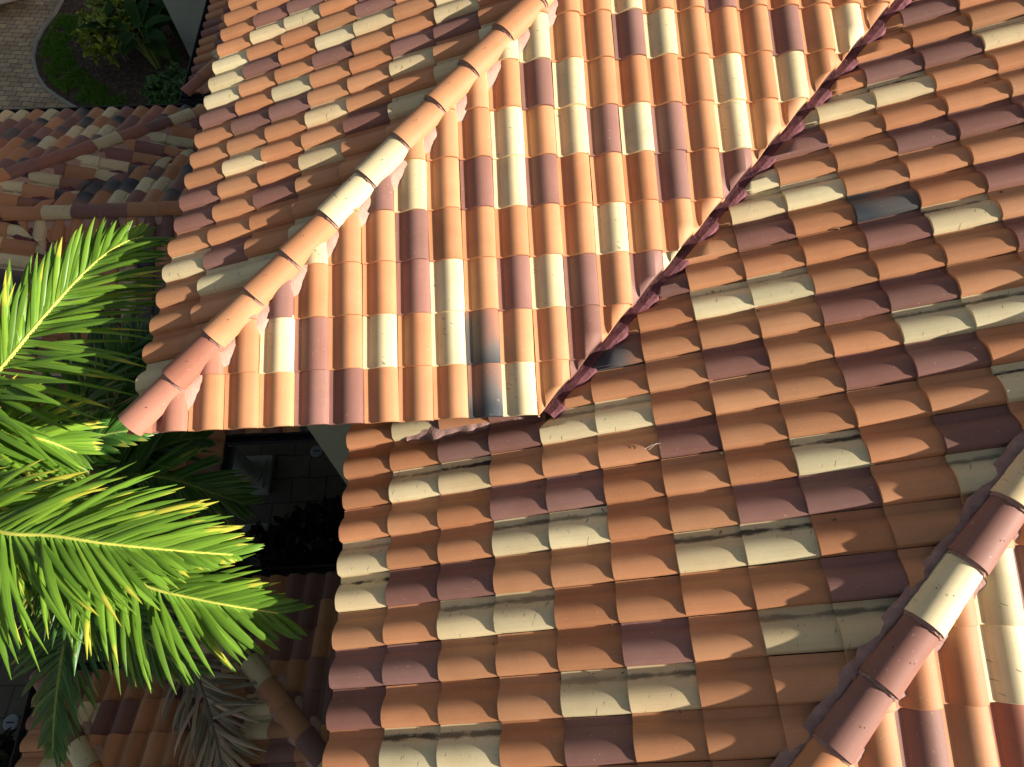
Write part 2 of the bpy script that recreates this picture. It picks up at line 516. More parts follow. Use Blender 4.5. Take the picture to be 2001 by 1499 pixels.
# --- west slope of the main roof
R_ROWS = {-10: (11, "OMO"), -9: (11, "OOO"), -8: (10, "OMMC"), -7: (9, "CCCOO"), -6: (8, "OMOOO"), -5: (7, "OCOOMM"), -4: (7, "OCCOOO"),
          -3: (6, "OOMOKOM"), -2: (6, "MOOOMCO"), -1: (5, "OOCCOOOM"), 0: (4, "OKOOOMMOO"), 1: (0, "OCOMOOOMOOCCO"), 2: (0, "OOMMCCOOOMMO"),
          3: (0, "OCCOOOMOOOOC"), 4: (0, "OOOMMOOOCOMO"), 5: (0, "COOCCOOMMOCO"), 6: (0, "CMMOOOCCOOOO"), 7: (0, "OOCCOOOOMOO"), 8: (0, "MMOOOMOCCO"),
          9: (0, "MOOOCCOOOO"), 10: (0, "OCCOMOOOO"), 11: (0, "OOMOOOO")}
def r_letter(m, k):
    if k in R_ROWS:
        st, s = R_ROWS[k]
        if 0 <= m - st < len(s):
            return s[m - st]
    return r0.choice('OOOOOMMC')
XR, YR, ZR = -3.7595, 0.7415, -1.5711
XSEAM = XR + 4 * 1.0196 * CP - 0.012
cells = [(k, m, r_letter(m, k)) for k in range(-26, 23) for m in range(4, 20)]
QH = 9.05            # main hip: y = x - QH
o = slope('roof_slope', (XR, YR, ZR), (0, -1, 0), (CP, 0, SP), cells, 3, house, (-17, 14.2, 4.1, 20), 0.9, 1.0196)
clip(o, [((0, -0.26, 0), (1, -1, 0)), ((0, -QH, 0), (-1, 1, 0))], ((0, -0.26, 0), (1, -1, 0)))
# the strip of it that runs on under the wing's eave
cells = [(k, m, r_letter(m, k)) for k in range(-1, 23) for m in range(0, 4)]
o2 = slope('roof_slope', (XR, YR, ZR), (0, -1, 0), (CP, 0, SP), cells, 4, house, (-1.1, 14.2, 0.2, 4.1), 0.9, 1.0196)
clip(o2, [((0, 1.3, 0), (0, -1, 0)), ((0, -QH, 0), (-1, 1, 0))])
merge(o, o2)

# --- south slope of the main roof (beyond the second hip)
ZQ = lambda y: T * (y + QH) - 0.2429
y_q = -12.563
cells = []
Q_ROWS = {7: (5, 'OOMOPO'), 8: (6, 'OOOCC'), 9: (7, 'OOCM'), 10: (8, 'OOOO')}
for j in range(0, 22):
    for i in range(-8, 40):
        ch = r0.choice('OOOOMCO')
        if j in Q_ROWS and 0 <= i - Q_ROWS[j][0] < len(Q_ROWS[j][1]):
            ch = Q_ROWS[j][1][i - Q_ROWS[j][0]]
        cells.append((i, j, ch))
o = slope('roof_slope', (0.548, y_q, ZQ(y_q)), (1, 0, 0), (0, CP, SP), cells, 5, house, (-4.4, 24, 0, 22), 0.10)
clip(o, [((0, -QH, 0), (1, -1, 0)), ((0, 3.0, 0), (0, -1, 0)), ((14.5, 0, 0), (-1, 0, 0))])

# --- hip and ridge rows
def cap_row(parent, p0, d, stops, letters, seed, half=0.30, rise=0.245, lift=0.03, side=None, mort_w=(0.56, 0.5), mort_z=(0.10, 0.10), slope_side=(0, 0), edge=(-0.06, -0.06), bed='mortar'):
    """p0 + d*s is the line where the roof planes meet (d points uphill); stops = joints along s"""
    r = random.Random(seed)
    p0, d = Vector(p0), Vector(d)
    d.normalize()
    lat = Vector((d.y, -d.x, 0)).normalized()      # to the right when looking uphill
    up = lat.cross(d)
    row = MB()
    # mortar bed
    s0, s1 = stops[0] + 0.48, stops[-1]
    nseg = max(8, int((s1 - s0) / 0.11))
    vs, cols = [], 6
    xs = (-mort_w[0], -mort_w[0] * 0.72, -half * 0.7, half * 0.7, mort_w[1] * 0.72, mort_w[1])
    for k in range(nseg + 1):
        s = s0 + (s1 - s0) * k / nseg
        for c, x in enumerate(xs):
            sl = slope_side[0] if x < 0 else slope_side[1]
            zz = -abs(x) * sl
            h = {0: edge[0], 1: mort_z[0], 2: lift + 0.06, 3: lift + 0.06, 4: mort_z[1], 5: edge[1]}[c]
            jx = (r.random() - .5) * (0.05 if c in (0, 1, 4, 5) else 0)
            vs.append(p0 + d * s + lat * (x + jx) + Vector((0, 0, zz)) + up * (h + (r.random() - .5) * .02))
    fs = [(k * 6 + c, k * 6 + c + 1, (k + 1) * 6 + c + 1, (k + 1) * 6 + c) for k in range(nseg) for c in range(5)]
    row.add(vs, fs, True)
    root = row.build('ridge_row', M[bed], parent)
    n = 17
    for a, ch in enumerate(letters):
        mb = MB()
        sa, sb = stops[a], stops[a + 1]
        col = colour(ch, r)
        rv = r.random()
        tw = (r.random() - .5) * 0.03
        kd = (1.0 if ch == 'C' else 0.0, 1.0 if ch == 'K' else 0.0, 0.15)
        def ring(s, hw, rs, base, th=0.0):
            out = []
            for k in range(n):
                q = math.pi * k / (n - 1)
                x = -math.cos(q) * (hw - th)
                z = (math.sin(q) ** 0.95) * (rs - th)
                f = (s - sa) / (sb - sa)
                out.append(p0 + d * s + lat * (x + tw * (f - .5)) + up * (base + z))
            return out
        e = 0.10
        A = ring(sa, half, rise, lift + 0.055)
        Bm = ring((sa + sb) / 2, half * .965, rise * .96, lift + 0.025)
        Bq = ring(sb + e, half * .93, rise * .92, lift - 0.005)
        uv = [(0.35 + 0.6 * k / (n - 1), v, rv) for v in (0, .5, 1) for k in range(n)]
        fs = [(j * n + k, j * n + k + 1, (j + 1) * n + k + 1, (j + 1) * n + k) for j in range(2) for k in range(n - 1)]
        mb.add(A + Bm + Bq, fs, True, 0, tile_color=col, tile_uv=uv, tile_kind=kd)
        A2 = ring(sa, half - 0.045, rise - 0.045, lift + 0.055)
        mb.add(A + A2, [(n + k, n + k + 1, k + 1, k) for k in range(n - 1)], False, 0, tile_color=col, tile_uv=[(0.5, 0, rv)] * (2 * n), tile_kind=kd)
        # bead of mortar between this cap's lip and the cap below
        if a > 0:
            D0 = ring(sa - 0.055, half * .95, rise * .95, lift - 0.002)
            D1 = ring(sa - 0.040, half * .965, rise * .965, lift + 0.018)
            D2 = ring(sa + 0.01, half * .94, rise * .93, lift + 0.046)
            DD = [p + Vector((r.gauss(0, .006), r.gauss(0, .006), r.gauss(0, .006))) for p in D0 + D1 + D2]
            mb.add(DD, [(j * n + k, j * n + k + 1, (j + 1) * n + k + 1, (j + 1) * n + k) for j in range(2) for k in range(n - 1)], False, 3)
        # mortar plug inside the open end
        A3 = ring(sa + 0.025, half - 0.04, rise - 0.04, lift + 0.055)
        cen = p0 + d * (sa + 0.03) + up * (lift - 0.02)
        mb.add(A3 + [cen], [(n, k + 1, k) for k in range(n - 1)], False, 1)
        # nail holes
        for fx in ((0.62,) if r.random() < .93 else (0.62, 0.35)):
            q = math.pi * (0.60 + 0.16 * (r.random() - .5)) if fx == 0.62 else math.pi * 0.30
            s = sa + (sb - sa) * (0.42 + 0.06 * r.random())
            f = (s - sa) / (sb - sa)
            cx = -math.cos(q) * half * (1 - .035 * f)
            cz = (math.sin(q) ** .95) * rise
            nn = (lat * (-math.cos(q)) + up * math.sin(q)).normalized()
            c0 = p0 + d * s + lat * cx + up * (lift + 0.055 - 0.03 * f + cz + 0.001)
            t1 = d
            t2 = nn.cross(t1)
            mb.add([c0 + nn * 0.001 + (t1 * math.cos(g) + t2 * math.sin(g)) * 0.010 for g in [k * math.pi / 4 for k in range(8)]], [tuple(range(8))], False, 2)
        mb.build('ridge_cap', [M['tile'], M['mortar'], M['hole'], M['bead']], root)
    return root

HD = Vector((1, 1, T))
HL = HD.length
# joints of the near hip, measured along the hip line
sx = [-7.25, -6.50, -5.80, -5.08, -4.42, -3.71, -2.99, -2.31, -1.62, -0.94, -0.24, 0.46, 1.16, 1.86, 2.56, 3.26, 3.96]
cap_row(house, (-HC - 0.04, 0.04, 0.01), HD, [(x + HC) * HL for x in sx], "PPOOOCCOOOOOOCOO", 21, slope_side=(0.25, 0.25), mort_w=(0.36, 0.55), mort_z=(0.08, 0.115), edge=(-0.03, -0.03))
qx = [-0.3, 0.4, 1.1, 1.8, 2.5, 3.23, 3.94, 4.64, 5.36, 6.07, 6.78, 7.49, 8.2, 8.9, 9.6, 10.3]
off = 0.30
cap_row(house, (-0.07, -QH + 0.07, -0.2429 - 0.01), HD, [(x + off) * HL for x in qx], "OOMOOMMCMCOOMOO", 22, half=0.29, rise=0.26, slope_side=(0.25, 0.25), mort_w=(0.40, 0.46), mort_z=(0.20, 0.11), edge=(0.12, -0.04), bed='bead')

# --- valley between the wing and the main roof
def valley(parent, a, b, wid, zs, seed, name='valley_flashing', n=90, jit=0.05):
    """a,b ends; wid = lateral offsets of the profile, zs = heights relative to the line"""
    r = random.Random(seed)
    a, b = Vector(a), Vector(b)
    d = (b - a)
    lat = Vector((d.y, -d.x, 0)).normalized()
    mb = MB()
    vs = []
    c = len(wid)
    for k in range(n + 1):
        p = a + d * (k / n)
        for x, z in zip(wid, zs):
            vs.append(p + lat * (x + (r.random() - .5) * jit) + Vector((0, 0, z + (r.random() - .5) * jit * .6)))
    mb.add(vs, [(k * c + q, k * c + q + 1, (k + 1) * c + q + 1, (k + 1) * c + q) for k in range(n) for q in range(c - 1)], False)
    return mb.build(name, M['valley'], parent)
# line on the south slope's cut edge: y = x, z = T*y ; lateral + is towards the main roof (SE)
valley(house, (0.12, 0.10, T * 0.10), (13, 12.98, T * 12.98), (-0.12, -0.03, 0.05, 0.15, 0.235, 0.30), (-0.09, -0.085, -0.065, -0.035, -0.05, -0.20), 31, jit=0.016, n=150)

# --- broken mortar where the main roof runs in under the wing's eave
mb = MB()
r = random.Random(41)
nn = 46
vs = []
for k in range(nn + 1):
    x = -2.55 + 2.65 * k / nn
    zr = T * (x - XR) + ZR
    wob = 0.05 * math.sin(k * 0.45) + 0.03 * math.sin(k * 1.1) - (0.10 if 8 < k < 24 else 0)
    for q, (yy, hh) in enumerate(((0.34, 0.18), (0.18, 0.15), (0.09 + wob * .6, 0.11), (0.04 + wob * .6, 0.03), (0.03 + wob * .6, -0.06))):
        vs.append((x, yy, zr + (hh if q < 1 else hh - .16 * max(0, k / nn - .25)) + (r.random() - .5) * .012))
mb.add(vs, [(k * 5 + c, k * 5 + c + 1, (k + 1) * 5 + c + 1, (k + 1) * 5 + c) for k in range(nn) for c in range(4)], True)
mb.build('mortar_fillet', M['bead'], house)

# --- walls, soffits and fascias of the upper storey
ZG = -19.0
def part_box(name, a, b, mat, parent=house):
    mb = MB(); mb.box(a, b)
    return mb.build(name, mat, parent)
part_box('wall', (-5.5, 1.83, ZG), (14, 40, -0.32), M['stucco'])
part_box('wall', (-1.9, -11.1, ZG), (13.8, 1.82, -1.75), M['stucco'])
part_box('soffit', (-7.0, 0.30, -0.30), (14, 1.82, -0.20), M['soffit'])
part_box('soffit', (-7.0, 1.822, -0.30), (-5.502, 40, -0.20), M['soffit'])
part_box('soffit', (-3.70, -12.8, -1.86), (-1.9, 1.81, -1.76), M['soffit'])
part_box('fascia', (-7.0, 0.32, -0.40), (0.1, 0.38, -0.301), M['soffit'])
part_box('fascia', (-7.06, 0.32, -0.40), (-7.002, 40, -0.301), M['soffit'])
part_box('fascia', (-3.75, -12.8, -1.90), (-3.702, 1.81, -1.68), M['soffit'])

# ------------------------------------------------------------------ lower roofs
LOWPAL = 'OPMMCCKKMO'
DIRS = {'N': ((-1, 0, 0), (0, -CP, SP)), 'S': ((1, 0, 0), (0, CP, SP)), 'E': ((0, 1, 0), (-CP, 0, SP)), 'W': ((0, -1, 0), (CP, 0, SP))}
def low_slope(face, origin, irange, jrange, planes, seed, pal=LOWPAL, grime=0.5):
    r = random.Random(seed)
    ce = [(i, j, r.choice(pal)) for j in range(*jrange) for i in range(*irange)]
    Ud, Vd = DIRS[face]
    o = slope('roof_slope', origin, Ud, Vd, ce, seed + 100, house, (irange[0] * W - W, irange[1] * W, 0, jrange[1]), grime)
    clip(o, planes)
    return o
ZRIDGE, YRIDGE, XA = -6.86, 11.72, -17.58
HIP12 = 31.5           # y - x on the hip
VAL23 = 29.25          # y - x in the valley
VAL24 = -5.8           # x + y in the other valley
y1 = 19.3
z1 = ZRIDGE - T * (y1 - HIP12 - XA)       # north eave height
low_slope('N', (-10.0, y1, z1), (-12, 26), (0, 10), [((0, HIP12, 0), (-1, 1, 0))], 51)
xe2 = -9.95
z2 = ZRIDGE - T * (xe2 - XA)
a_ = low_slope('E', (xe2, 0.0, z2), (-2, 36), (0, 15), [((0, HIP12, 0), (1, -1, 0)), ((0, YRIDGE, 0), (0, 1, 0)), ((0, VAL23, 0), (-1, 1, 0))], 52, 'OOOMMCCKKO')
b_ = low_slope('E', (xe2, 0.0, z2), (-2, 36), (0, 15), [((0, YRIDGE, 0), (0, -1, 0)), ((0, VAL24, 0), (-1, -1, 0)), ((0, 0.6, 0), (0, 1, 0))], 53, 'OOOMMCCKKO')
merge(a_, b_)
ze3 = ZRIDGE - T * 6.0
low_slope('N', (-5.6, YRIDGE + 6.0, ze3), (0, 24), (0, 7), [((0, YRIDGE, 0), (0, 1, 0)), ((0, VAL23, 0), (1, -1, 0))], 54, 'OOMCCKKO')
y4 = 4.15
z4 = ZRIDGE - T * (YRIDGE - y4)
low_slope('S', (-5.5, y4, z4), (-22, 1), (0, 9), [((0, YRIDGE, 0), (0, -1, 0)), ((0, VAL24, 0), (1, 1, 0)), ((-5.5, 0, 0), (-1, 0, 0))], 55, 'OOMMMCCK')
# caps
cap_row(house, (XA - 0.05, YRIDGE, ZRIDGE + 0.03), (1, 0, 0), [0.0, 1.35, 2.37, 3.36, 4.32, 5.42, 6.4, 7.4, 8.4, 9.4, 10.4, 11.4, 12.0], "OCMMOOOMOCOO", 23, slope_side=(.33, .33), mort_w=(.55, .55), mort_z=(.04, .04))
hx = -12.35
hz = z1 + T * (y1 - (hx + HIP12))
cap_row(house, (hx, hx + HIP12, hz + 0.03), (-1, -1, T), [0.72 * 1.443 * k for k in range(14)], "OCMPCPPMOOCOM", 24, slope_side=(.25, .25))
def low_valley(a, b, seed):
    valley(house, a, b, (-0.46, -0.30, -0.08, 0.08, 0.30, 0.46), (0.10, 0.13, 0.05, 0.05, 0.13, 0.10), seed, n=70, jit=0.05)
vz = lambda x: ZRIDGE - T * (x - XA)
low_valley((XA, XA + VAL23, vz(XA) + .02), (-11, -11 + VAL23, vz(-11) + .02), 61)
low_valley((-10.0, VAL24 + 10.0, vz(-10.0) + .02), (XA, VAL24 - XA, vz(XA) + .02), 62)
# entrance wing at the lower left
ZL = -12.4
YL1, XL2, YL3, XL4 = -0.1, -11.6, -2.85, -15.85
H1 = XL2 + YL1           # x + y on the hip
V2 = XL2 + YL3           # x + y in the valley
H3 = XL4 + YL3
low_slope('N', (-1.9, YL1, ZL), (0, 17), (0, 13), [((H1, 0, 0), (1, 1, 0)), ((-1.9, 0, 0), (-1, 0, 0)), ((0, -11, 0), (0, 1, 0))], 56, 'OOOMMMC')
low_slope('W', (XL2, 0.0, ZL), (0, 18), (0, 11), [((H1, 0, 0), (-1, -1, 0)), ((V2, 0, 0), (1, 1, 0)), ((0, -11, 0), (0, 1, 0))], 57, 'OOMMC')
low_slope('N', (-6.0, YL3, ZL), (0, 17), (0, 10), [((V2, 0, 0), (-1, -1, 0)), ((H3, 0, 0), (1, 1, 0)), ((0, -11, 0), (0, 1, 0))], 58, 'OOOMMCO')
low_slope('W', (XL4, 0.0, ZL), (4, 18), (0, 8), [((H3, 0, 0), (-1, -1, 0)), ((0, -11, 0), (0, 1, 0))], 59, 'OOOMCO')
def hip_se(x0, y0, z0, n, letters, seed):
    cap_row(house, (x0, y0, z0 + 0.04), (1, -1, T), [0.72 * 1.443 * k - 0.1 for k in range(n + 1)], letters, seed, half=0.32, rise=0.24, slope_side=(.25, .25))
hip_se(XL2, YL1, ZL, 13, "OMOMCOOMCOOMO", 25)
hip_se(XL4, YL3, ZL, 9, "MOMCOMOOO", 26)
low_valley((XL2, YL3, ZL + .02), (XL2 + 8, YL3 - 8, ZL + 8 * T + .02), 63)
# small roof at the north
xs_, ys_, zs_ = -13.6, 20.1, -8.65
low_slope('W', (xs_, ys_, zs_), (-30, 1), (0, 7), [((xs_ - ys_, 0, 0), (-1, 1, 0))], 60, 'OOMCMO')
low_slope('S', (xs_, ys_, zs_), (0, 12), (0, 7), [((xs_ - ys_, 0, 0), (1, -1, 0))], 61, 'OOMC')
cap_row(house, (xs_, ys_, zs_ + .04), (1, 1, T), [1.02 * k - .1 for k in range(9)], "POCOMOOC", 27, slope_side=(.25, .25))

# walls and columns under the lower roofs
part_box('wall', (-17, 13.0, ZG), (-5.51, 18.0, -9.3), M['stucco'])
part_box('wall', (-10.5, -11, ZG), (-1.91, -2.1, ZL - 0.2), M['stucco'])
part_box('wall', (-14.6, -11, ZG), (-10.51, -4.4, ZL - 0.2), M['stucco'])
part_box('wall', (-12.0, 21.8, ZG), (-5.51, 40, -9.0), M['stucco'])
part_box('wall', (-20.5, 36.2, ZG), (-12.01, 40, -6.0), M['stucco'])
def column(x, y):
    root = MB()
    root.box((x - .95, y - .95, ZG + .02), (x + .95, y + .95, ZG + .32))
    root.box((x - .72, y - .72, ZG + .321), (x + .72, y + .72, ZG + .46))
    c = root.build('column_plinth', M['column'], house)
    mb = MB()
    mb.lathe([(0.62, .46), (0.66, .52), (.66, .60), (.60, .66), (.52, .70), (.56, .76), (.55, .82), (.47, .88), (.44, 1.2), (.44, 5.0), (.40, 9.2), (.5, 9.25), (.5, 9.4)], (x, y, ZG), 32)
    mb.build('column_shaft', M['column'], c)
column(-12.6, 6.1)
column(-12.4, 2.75)

# gutters
def gutter(a, b, side, z, pipe=None):
    """box gutter from a to b (xy), side = outward xy direction"""
    mb = MB()
    a, b, sd = Vector((*a, z)), Vector((*b, z)), Vector((*side, 0))
    d = (b - a).normalized()
    prof = [(0.02, 0.10), (0.02, -0.22), (0.26, -0.24), (0.34, -0.02), (0.34, 0.06), (0.30, 0.06), (0.30, -0.02), (0.24, -0.19), (0.05, -0.18), (0.05, 0.10)]
    n = len(prof)
    vs = [p + sd * x + Vector((0, 0, q)) for p in (a, b) for x, q in prof]
    fs = [(k, (k + 1) % n, n + (k + 1) % n, n + k) for k in range(n)] + [tuple(range(n)), tuple(reversed(range(n, 2 * n)))]
    mb.add(vs, fs, False)
    g = mb.build('gutter', M['gutter'], house)
    if pipe is not None:
        mb = MB()
        mb.tube([(pipe[0], pipe[1], z - .15), (pipe[0], pipe[1], z - .5), (pipe[0] + pipe[2], pipe[1] + pipe[3], z - .9), (pipe[0] + pipe[2], pipe[1] + pipe[3], ZG + .05)], 0.11, 10)
        mb.build('downpipe', M['gutter'], g)
    return g
gutter((-10.1, y4 - .02), (-5.5, y4 - .02), (0, -1), z4 - .06)
gutter((xe2 + .02, 0.6), (xe2 + .02, y4 - .35), (1, 0), z2 - .06)
gutter((XL2 - .3, YL1 + .02), (-1.9, YL1 + .02), (0, 1), ZL - .06)
gutter((XL4 - .3, YL3 + .02), (XL2, YL3 + .02), (0, 1), ZL - .06, (XL2 - .2, YL3 + .15, .3, -.6))
gutter((XL2 - .02, YL3 + .3), (XL2 - .02, YL1 + .3), (-1, 0), ZL - .06)
gutter((XL4 - .02, -11), (XL4 - .02, YL3 + .3), (-1, 0), ZL - .06)
gutter((-25, y1 + .02), (-6, y1 + .02), (0, 1), z1 - .06)
gutter((xs_ - .02, ys_ - .3), (xs_ - .02, 38), (-1, 0), zs_ - .06)
gutter((xs_ - .3, ys_ - .02), (-7, ys_ - .02), (0, -1), zs_ - .06)

# ------------------------------------------------------------------ ground
def sheet(name, poly, z, mat, kind='structure'):
    mb = MB()
    mb.add([(x, y, z) for x, y in poly], [tuple(range(len(poly)))], False)
    return tag(mb.build(name, mat), kind=kind)
sheet('ground', [(-160, -160), (160, -160), (160, 160), (-160, 160)], ZG - 0.04, M['ground'])
sheet('driveway', [(-60, 10), (-16, 10), (-16, 40), (-20, 70), (-60, 70)], ZG - 0.02, M['drive'])
sheet('courtyard_paving', [(-30, -30), (0, -30), (0, 9.99), (-30, 9.99)], ZG, M['court'])
KERB = [(-30.6, 50.0), (-31.1, 47.0), (-31.42, 45.44), (-31.62, 42.38), (-31.95, 40.92), (-32.05, 39.22), (-31.84, 37.83), (-31.57, 37.0), (-30.95, 35.65), (-30.0, 34.32), (-28.77, 33.26), (-27.32, 32.16), (-25.54, 30.93), (-23.32, 29.79), (-20.5, 28.6), (-16.2, 27.2)]
sheet('planting_bed', KERB + [(-12, 27), (-12, 55), (-29, 55)], ZG + 0.03, M['soil'])
mb = MB()
vs = []
for k, (x, y) in enumerate(KERB):
    a, b = Vector(KERB[max(k - 1, 0)]), Vector(KERB[min(k + 1, len(KERB) - 1)])
    d = (b - a).normalized()
    nrm = Vector((-d.y, d.x))
    if k == 0: pass
    for ox, z in ((-0.10, ZG - .1), (-0.10, ZG + .16), (-.07, ZG + .19), (0.07, ZG + .19), (0.10, ZG + .16), (0.10, ZG - .1)):
        vs.append((x + nrm.x * ox, y + nrm.y * ox, z))
mb.add(vs, [(k * 6 + c, k * 6 + c + 1, (k + 1) * 6 + c + 1, (k + 1) * 6 + c) for k in range(len(KERB) - 1) for c in range(5)], True)
tag(mb.build('kerb', M['kerb']), kind='structure')

def leaf_quads(mb, p, d, up, ln, wd, r, bend=0.25, seg=3, fold=0.15, jag=False):
    """one folded leaf blade"""
    d = d.normalized()
    lat = d.cross(up)
    lat = lat.normalized() if lat.length > 1e-5 else Vector((1, 0, 0))
    nv = lat.cross(d)
    rv = r.random()
    vs, at = [], []
    pos = p.copy()
    for k in range(seg + 1):
        t = k / seg
        wk = wd * (math.sin(math.pi * min(1, 0.12 + 0.88 * t)) ** 0.7) if k < seg else wd * 0.03
        dd = d - nv * (bend * t * 2)
        c = pos
        vs += [c - lat * wk * .5 + nv * wk * fold, c, c + lat * wk * .5 + nv * wk * fold]
        at += [(t, rv, 0), (t, rv, .5), (t, rv, 1)]
        pos = pos + dd.normalized() * (ln / seg)
    fs = []
    for k in range(seg):
        fs += [(k * 3, k * 3 + 1, k * 3 + 4, k * 3 + 3), (k * 3 + 1, k * 3 + 2, k * 3 + 5, k * 3 + 4)]
    mb.add(vs, fs, True, 0, leaf_uv=at)

# grass, litter
def inside_grass(x, y):
    # a curved band just inside the kerb
    best = 1e9
    for k in range(2, len(KERB) - 3):
        a, b = Vector(KERB[k]), Vector(KERB[k + 1])
        p = Vector((x, y))
        t = max(0, min(1, (p - a).dot(b - a) / (b - a).length_squared))
        best = min(best, (p - (a + (b - a) * t)).length)
    return best
r = random.Random(71)
mb = MB()
cnt = 0
while cnt < 7000:
    k = r.randrange(3, len(KERB) - 4)
    a, b = Vector(KERB[k]), Vector(KERB[k + 1])
    q = a + (b - a) * r.random()
    n_ = Vector((-(b - a).y, (b - a).x)).normalized()
    dd = 0.55 + abs(r.gauss(0.9, 0.75))
    if dd > 2.6: continue
    p = q + n_ * dd
    if math.sin(p.x * 2.3) * math.sin(p.y * 1.9) + r.random() < 0.1: continue
    leaf_quads(mb, Vector((p.x, p.y, ZG + .03)), Vector((r.gauss(0, .6), r.gauss(0, .6), 1)), Vector((r.random() - .5, r.random() - .5, .1)), 0.20 + .15 * r.random(), .05, r, .3, 2)
    cnt += 1
tag(mb.build('grass', M['grass']), kind='stuff')
mb = MB()
for k in range(3200):
    x, y = -32 + 18 * r.random(), 28 + 22 * r.random()
    dk = inside_grass(x, y)
    if x < -30 and y > 36 and dk < .4: continue
    # keep inside the bed
    a = min(range(len(KERB)), key=lambda i: (KERB[i][0] - x) ** 2 + (KERB[i][1] - y) ** 2)
    a = min(max(a, 1), len(KERB) - 2)
    t_ = Vector(KERB[a + 1]) - Vector(KERB[a - 1])
    if t_.x * (y - KERB[a][1]) - t_.y * (x - KERB[a][0]) < 0.2: continue
    leaf_quads(mb, Vector((x, y, ZG + .05 + .05 * r.random())), Vector((r.gauss(0, 1), r.gauss(0, 1), .15)), Vector((0, 0, 1)), .12 + .2 * r.random(), .07, r, .1, 2)
tag(mb.build('leaf_litter', M['litter']), kind='stuff')

# ------------------------------------------------------------------ shrubs
def twig_shrub(name, c, rad, n, ln, wd, mat, label, cat, seed, group=None, clump=7, stems=7):
    r = random.Random(seed)
    root = empty(name, label, cat, group)
    root.location = (c[0], c[1], ZG)
    mb = MB()
    heads = []
    for k in range(n // clump):
        while True:
            q = Vector((r.uniform(-1, 1), r.uniform(-1, 1), r.uniform(-0.5, 1)))
            if 0.45 < q.length < 1.0: break
        q = q * (0.75 + .4 * r.random())
        hp = Vector((q.x * rad[0], q.y * rad[1], c[2] - ZG + q.z * rad[2]))
        heads.append(hp)
        for m in range(clump):
            d = Vector((r.gauss(0, 1), r.gauss(0, 1), r.gauss(0.45, .7)))
            leaf_quads(mb, hp, d, Vector((r.gauss(0, .3), r.gauss(0, .3), 1)), ln * (.6 + .7 * r.random()), wd * (.7 + .6 * r.random()), r, .25, 3)
    fo = mb.build('foliage', mat, root)
    mb = MB()
    for k in range(stems):
        h = r.choice(heads)
        mb.tube([(r.gauss(0, .1), r.gauss(0, .1), 0), (h.x * .4, h.y * .4, h.z * .55), h], [.06, .045, .02], 6)
    mb.build('stem', M['trunk'], root)
    return root
twig_shrub('lime_shrub', (-25.3, 37.2, -16.9), (2.0, 2.6, 1.5), 900, .50, .30, M['shrub_lime'], 'yellow-green rounded shrub with small leaf clusters in the curved garden bed', 'shrub', 81)
twig_shrub('green_shrub', (-20.2, 31.6, -17.2), (1.9, 1.7, 1.2), 1100, .42, .15, M['shrub_green'], 'low bright green fine-leaved shrub beside the roof corner', 'shrub', 82)
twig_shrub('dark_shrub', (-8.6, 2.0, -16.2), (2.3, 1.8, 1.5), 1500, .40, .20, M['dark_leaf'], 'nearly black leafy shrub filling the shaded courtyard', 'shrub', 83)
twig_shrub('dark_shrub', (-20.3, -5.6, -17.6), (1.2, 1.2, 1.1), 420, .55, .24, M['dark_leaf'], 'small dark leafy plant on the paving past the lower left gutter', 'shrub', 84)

def paddle_plant(c, n, label, seed, ln=3.2, wd=.95):
    r = random.Random(seed)
    root = empty('paddle_leaf_plant', label, 'plant')
    root.location = (c[0], c[1], ZG)
    for k in range(n):
        a = 2 * math.pi * k / n + r.gauss(0, .3)
        tilt = r.uniform(.25, 1.0)
        hh = r.uniform(1.4, 2.8)
        base = Vector((math.cos(a) * .2, math.sin(a) * .2, 0))
        top = Vector((math.cos(a) * hh * .5 * tilt, math.sin(a) * hh * .5 * tilt, hh))
        sm = MB()
        sm.tube([base, (base + top) * .5 + Vector((0, 0, .15)), top], [.07, .055, .04], 6)
        st = sm.build('leaf_stalk', M['rachis_dark'], root)
        mb = MB()
        leaf_quads(mb, top, Vector((math.cos(a), math.sin(a), .9 - tilt)), Vector((0, 0, 1)), ln * r.uniform(.6, 1.0), wd * r.uniform(.8, 1.15), r, .32, 7, .22)
        mb.build('leaf_blade', M['paddle'], st)
    return root
paddle_plant((-23.0, 36.3), 15, 'clump of large dark paddle-shaped leaves in front of the lime shrub', 85)
paddle_plant((-24.4, 39.6), 16, 'dense clump of dark paddle leaves behind the lime shrub at the top of the bed', 87, 3.4, 1.0)
paddle_plant((-21.6, 40.0), 13, 'tall dark paddle-leaved clump close to the grey wall', 86, 3.6, 1.0)

# ------------------------------------------------------------------ palms
def spline(P, n):
    P = [Vector(p) for p in P]
    Q = [P[0] * 2 - P[1]] + P + [P[-1] * 2 - P[-2]]
    L = [0]
    out = []
    for k in range(1, len(Q) - 2):
        for s in range(12):
            t = s / 12
            a, b, c, d = Q[k - 1], Q[k], Q[k + 1], Q[k + 2]
            out.append(0.5 * ((2 * b) + (c - a) * t + (2 * a - 5 * b + 4 * c - d) * t * t + (3 * b - a - 3 * c + d) * t ** 3))
    out.append(P[-1])
    acc = [0]
    for a, b in zip(out, out[1:]):
        acc.append(acc[-1] + (b - a).length)
    tot = acc[-1]
    res = []
    j = 0
    for k in range(n):
        s = tot * k / (n - 1)
        while j < len(acc) - 2 and acc[j + 1] < s: j += 1
        f = (s - acc[j]) / max(1e-9, acc[j + 1] - acc[j])
        res.append(out[j].lerp(out[j + 1], min(1, max(0, f))))
    return res, tot

